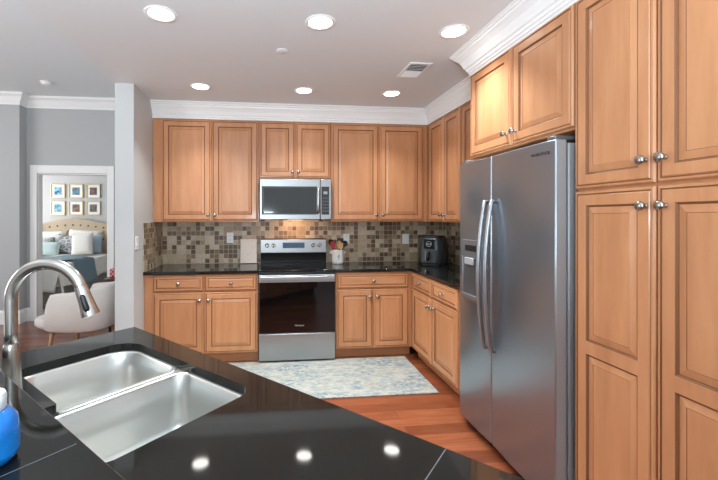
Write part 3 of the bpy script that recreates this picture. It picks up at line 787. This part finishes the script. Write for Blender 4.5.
# blue bottle on the bar
jr = thing('soap_bottle', 'round blue bottle with a white cap on the bar top at the left edge', 'bottle', (-.436, .625, 1.0705), math.radians(40))
obj('body', LT([(.030, 0), (.040, .003), (.0435, .010), (.0440, .044), (.0420, .062), (.034, .074), (.026, .078)], 40), BLUEC, jr, smooth=60)
bm = bmesh.new()
lathe(bm, [(.0444, .014), (.0445, .045)], 40, cap=False)
bmesh.ops.delete(bm, geom=[f for f in bm.faces if f.calc_center_median().x < .012], context='FACES')
obj('label_band', bm, BLUELAB, jr)
obj('cap', LT([(.026, .0785), (.0275, .081), (.0280, .098), (.026, .103), (.001, .105)], 40), CAPW, jr, smooth=40)

# rug
rgo = obj('rug', BX(-.66, 1.375, 2.962, 3.765, .0005, .010), RUGM, bevel=.003); tag(rgo, 'distressed cream and blue runner rug in front of the range', 'rug')

# ================================================================ LIVING ROOM: chair, table
def sup(t, a, b, e=.6):
    c, s = math.cos(t), math.sin(t); return (a*math.copysign(abs(c)**e, c), b*math.copysign(abs(s)**e, s))
def chair(loc, rz, label):
    ch = thing('dining_chair', label, 'chair', loc, rz)
    # faces local +x ; shell wraps the back
    bm = bmesh.new(); rings = []; n = 40
    for s, z in ((.80, .375), (.93, .380), (1.0, .405), (1.0, .445), (.95, .47), (.82, .478)):
        rings.append([bm.verts.new((.085+sup(2*PI*i/n, .33, .255)[0]*s, sup(2*PI*i/n, .285, .255)[1]*s, z)) for i in range(n)])
    for j in range(len(rings)-1):
        for i in range(n): bm.faces.new((rings[j][i], rings[j][(i+1) % n], rings[j+1][(i+1) % n], rings[j+1][i]))
    bm.faces.new(rings[0]); bm.faces.new(rings[-1])
    obj('seat', bm, CHAIRF, ch, smooth=60)
    bm = bmesh.new(); rows = []; m = 36
    for i in range(m+1):
        t = math.radians(62+(298-62)*i/m)
        q = abs(2*i/m-1)
        top = .80-.09*q**1.3 if q < .86 else .726-.22*((q-.86)/.14)**2.2
        bot = .375
        ring = []
        for off, z in ((0, bot), (.022, bot+.02), (.026, (bot+top)/2), (.024, top-.03), (0.008, top), (-.012, top), (-.026, top-.03), (-.026, (bot+top)/2), (-.022, bot+.02)):
            px_, py_ = sup(t, .31, .295, .75)
            L_ = math.hypot(px_, py_); px_, py_ = px_*(1+off/L_), py_*(1+off/L_)
            lean = .04*max(0, (z-.45)/.35)*max(0, -math.cos(t))
            ring.append(bm.verts.new((px_-.0-lean, py_, z)))
        rows.append(ring)
    for i in range(m):
        for k2 in range(9): bm.faces.new((rows[i][k2], rows[i][(k2+1) % 9], rows[i+1][(k2+1) % 9], rows[i+1][k2]))
    bm.faces.new(rows[0]); bm.faces.new(rows[-1])
    obj('backrest', bm, CHAIRF, ch, smooth=70)
    for sx in (-1, 1):
        for sy in (-1, 1):
            obj('leg', TB([(sx*.19, sy*.17, .376), (sx*.235, sy*.205, 0.0005)], [.021, .013], 12), CHAIRW, ch)
    return ch
chair((-1.85, 3.98, 0), math.radians(168), 'beige upholstered dining chair with wooden legs beyond the peninsula')
tb = thing('dining_table', 'dark dining table mostly hidden behind the grey wall end', 'table', (-1.62, 4.75, 0))
obj('tabletop', slab(round_poly([(-.25, -.32), (.22, -.32), (.22, .40), (-.25, .40)], .05, 5), .715, .745), TABLEW, tb, bevel=.004)
for sx, sy in ((-.19, -.26), (.17, -.26), (-.19, .34), (.17, .34)): obj('leg', TB([(sx, sy, .7145), (sx, sy, .0005)], [.022, .016], 10), TABLEW, tb)
nb = obj('gift_box', BX(-.05, .05, -.04, .04, 0, .09), REDN, loc=(-1.80, 4.62, .7455), bevel=.004); tag(nb, 'small red and white checked box on the dining table edge', 'box')

# ================================================================ BEDROOM
bx0, bx1 = -4.80, -3.30
bd = thing('bed', 'bed with beige tufted headboard and white bedding seen through the doorway', 'bed', (-4.05, 7.3, 0))
def lb(x0, x1, y0, y1, z0, z1): return BX(x0+4.05, x1+4.05, y0-7.3, y1-7.3, z0, z1)
obj('base', lb(bx0+.02, bx1-.02, 6.34, 8.20, .02, .32), BEDG, bd, bevel=.02)
obj('mattress', lb(bx0, bx1, 6.32, 8.20, .325, .58), LINEN, bd, bevel=.06, segs=4)
# duvet with wavy hem hanging over sides and foot
bm = bmesh.new(); nx, ny = 44, 44
grid = []
for j in range(ny+1):
    row = []
    for i in range(nx+1):
        sx = -1.06+2.12*i/nx; sy = j/ny
        hx = max(0, abs(sx)-.77)
        x = math.copysign(min(abs(sx), .77+.16*hx), sx); zdrop = hx*1.05
        yy = 8.02-2.10*sy; hy = max(0, 6.28-yy)
        y = yy if hy == 0 else 6.28-.12*hy
        z = .655-zdrop-hy*1.05*(1 if hx == 0 else .3)+.012*math.sin(7*sx+5*yy)+.010*math.sin(13*yy-4*sx)
        z -= .03*max(0, abs(sx)-.55)
        if hx > 0: x += .012*math.sin(14*yy)*hx*4*(1 if sx > 0 else -1)
        row.append(bm.verts.new((x, y-7.3, z)))
    grid.append(row)
for j in range(ny):
    for i in range(nx): bm.faces.new((grid[j][i], grid[j][i+1], grid[j+1][i+1], grid[j+1][i]))
dv = obj('duvet', bm, LINEN, bd, smooth=80); s_ = dv.modifiers.new('solid', 'SOLIDIFY'); s_.thickness = .03; s_.offset = 1
# headboard: camelback outline, tufts
bm = bmesh.new(); n = 30; fro = []; bak = []
ol = [(-.72, .05)]+[(-.72+1.44*i/n, 1.30+.11*(math.sin(PI*i/n)**1.6)) for i in range(n+1)]+[(.72, .05)]
vf = [bm.verts.new((x, 8.235-7.3, z)) for x, z in ol]; vk = [bm.verts.new((x, 8.315-7.3, z)) for x, z in ol]
for i in range(len(ol)): bm.faces.new((vf[i], vf[(i+1) % len(ol)], vk[(i+1) % len(ol)], vk[i]))
bm.faces.new(vf); bm.faces.new(vk)
hb_ = obj('headboard', bm, HEADF, bd, bevel=.02, segs=3)
for r_ in range(3):
    for i in range(9 if r_ % 2 == 0 else 8):
        x = -.60+i*.15+(.075 if r_ % 2 else 0); z = 1.22-r_*.12+.09*math.cos(x*2.0)*1.0-.04
        obj('tuft', LT([(.020, 0), (.016, .006), (.001, .009)], 12, org=(x, .9345, z), axis=(0, -1, 0)), BUTN, hb_)
for s in (-1, 1): obj('wing', lb(-4.05+s*.735-.015, -4.05+s*.735+.015, 8.10, 8.315, .05, 1.28), HEADF, bd, bevel=.012)
def cushion(name, label, w, h, t, loc, rot, m, cat='pillow'):
    bm = bmesh.new(); n = 16; g = {}
    for sgn in (1, -1):
        for j in range(n+1):
            for i in range(n+1):
                a, b = 2*i/n-1, 2*j/n-1
                if (i in (0, n) or j in (0, n)) and sgn == -1: g[(-1, i, j)] = g[(1, i, j)]; continue
                pin = 1-.07*(1-abs(a)**2)*abs(b)**3-.07*(1-abs(b)**2)*abs(a)**3
                th = ((1-a**4)*(1-b**4))**.5*t/2
                g[(sgn, i, j)] = bm.verts.new((a*w/2*pin, -sgn*th, b*h/2*pin+h/2))
        for j in range(n):
            for i in range(n): bm.faces.new((g[(sgn, i, j)], g[(sgn, i+1, j)], g[(sgn, i+1, j+1)], g[(sgn, i, j+1)]))
    o = obj(name, bm, m, loc=loc, rot=rot, smooth=80); return tag(o, label, cat, 'pillows on the bed')
PZ = .69
cushion('pillow', 'large white pillow at the left against the headboard', .68, .48, .18, (-4.50, 8.12, PZ), (math.radians(-12), 0, 0), LINEN)
cushion('pillow', 'large white pillow at the right against the headboard', .66, .50, .18, (-3.82, 8.12, PZ), (math.radians(-12), math.radians(4), 0), LINEN)
cushion('pillow', 'grey blue pillow peeking out at the right end of the headboard', .40, .38, .10, (-3.58, 7.99, PZ+.01), (math.radians(-12), 0, 0), BLUEP)
cushion('pillow', 'grey leaf-print pillow at the left behind the pale green pillow', .50, .36, .14, (-4.52, 7.93, PZ), (math.radians(-16), 0, 0), LEAF)
cushion('pillow', 'grey leaf-print pillow in the middle of the bed', .46, .40, .14, (-4.05, 7.93, PZ), (math.radians(-18), math.radians(8), 0), LEAF)
cushion('pillow', 'square white pillow standing in front at the right side of the bed', .42, .44, .14, (-3.66, 7.79, PZ), (math.radians(-16), math.radians(-6), 0), LINEN)
cushion('pillow', 'pale green lumbar pillow in front of the leaf-print pillows', .56, .28, .14, (-4.35, 7.76, PZ), (math.radians(-22), 0, 0), MINT)
# throw laid across the bed
bm = bmesh.new(); nx, ny = 50, 16; grid = []
for j in range(ny+1):
    row = []
    for i in range(nx+1):
        sx = -1.02+2.20*i/nx; hx = max(0, abs(sx)-.785)
        x = math.copysign(min(abs(sx), .785+.18*hx), sx)
        yy = 7.42-.74*j/ny+.10*sx*-.6
        z = .708-hx*1.05+.012*math.sin(7*sx+5*yy)+.012*math.sin(9*sx-14*yy)-.03*max(0, abs(sx)-.55)
        row.append(bm.verts.new((x-4.05, yy, z)))
    grid.append(row)
for j in range(ny):
    for i in range(nx): bm.faces.new((grid[j][i], grid[j][i+1], grid[j+1][i+1], grid[j+1][i]))
tw = obj('throw', bm, TEAL, smooth=80); s_ = tw.modifiers.new('solid', 'SOLIDIFY'); s_.thickness = .014; s_.offset = 1
tag(tw, 'blue grey throw blanket draped across the bed', 'blanket')

def art(seed, cols):
    m = mat('art_print', (1, 1, 1, 1), .5); k = N(m)
    k.l(k.ramp(k.noise(k.obj((1, 1, 1.3)), 9+seed, 3, .6), [(.35, cols[0]), (.48, cols[1]), (.56, cols[2]), (.66, cols[3])]), k.b.inputs['Base Color'])
    return m
A = [(L(70, 160, 205), L(150, 205, 225), L(40, 90, 130), L(60, 110, 160)), (L(60, 60, 60), L(120, 110, 95), L(60, 160, 190), L(90, 80, 70)), (L(160, 120, 110), L(110, 80, 80), L(80, 70, 70), L(190, 160, 140)),
     (L(90, 175, 205), L(40, 130, 150), L(170, 205, 215), L(30, 60, 80)), (L(130, 95, 75), L(80, 60, 55), L(150, 120, 100), L(100, 120, 125)), (L(70, 66, 64), L(130, 120, 112), L(50, 46, 44), L(170, 160, 150))]
LAB = ['framed blue print, top left of the six above the bed', 'framed grey and teal print, top middle of the six above the bed', 'framed reddish brown print, top right of the six above the bed',
       'framed turquoise print, bottom left of the six above the bed', 'framed brown print, bottom middle of the six above the bed', 'framed dark grey print, bottom right of the six above the bed']
for i in range(6):
    x = (-4.395, -4.040, -3.697)[i % 3]; z = 1.978 if i < 3 else 1.622
    p = thing('picture_frame', LAB[i], 'picture', (x, 8.3595, z), 0, 'six framed prints above the bed')
    w2, h2 = .138, .147; bm = bmesh.new()
    for a, b, c, d in ((-w2, w2, -h2, -h2+.014), (-w2, w2, h2-.014, h2), (-w2, -w2+.014, -h2+.014, h2-.014), (w2-.014, w2, -h2+.014, h2-.014)): box(bm, a, b, -.026, -.0005, c, d)
    obj('frame', bm, GOLD, p, bevel=.002)
    obj('mat', BX(-w2+.0145, w2-.0145, -.014, -.001, -h2+.0145, h2-.0145), MATW, p)
    obj('print', BX(-.072, .072, -.0160, -.0142, -.078, .078), art(i, A[i]), p)
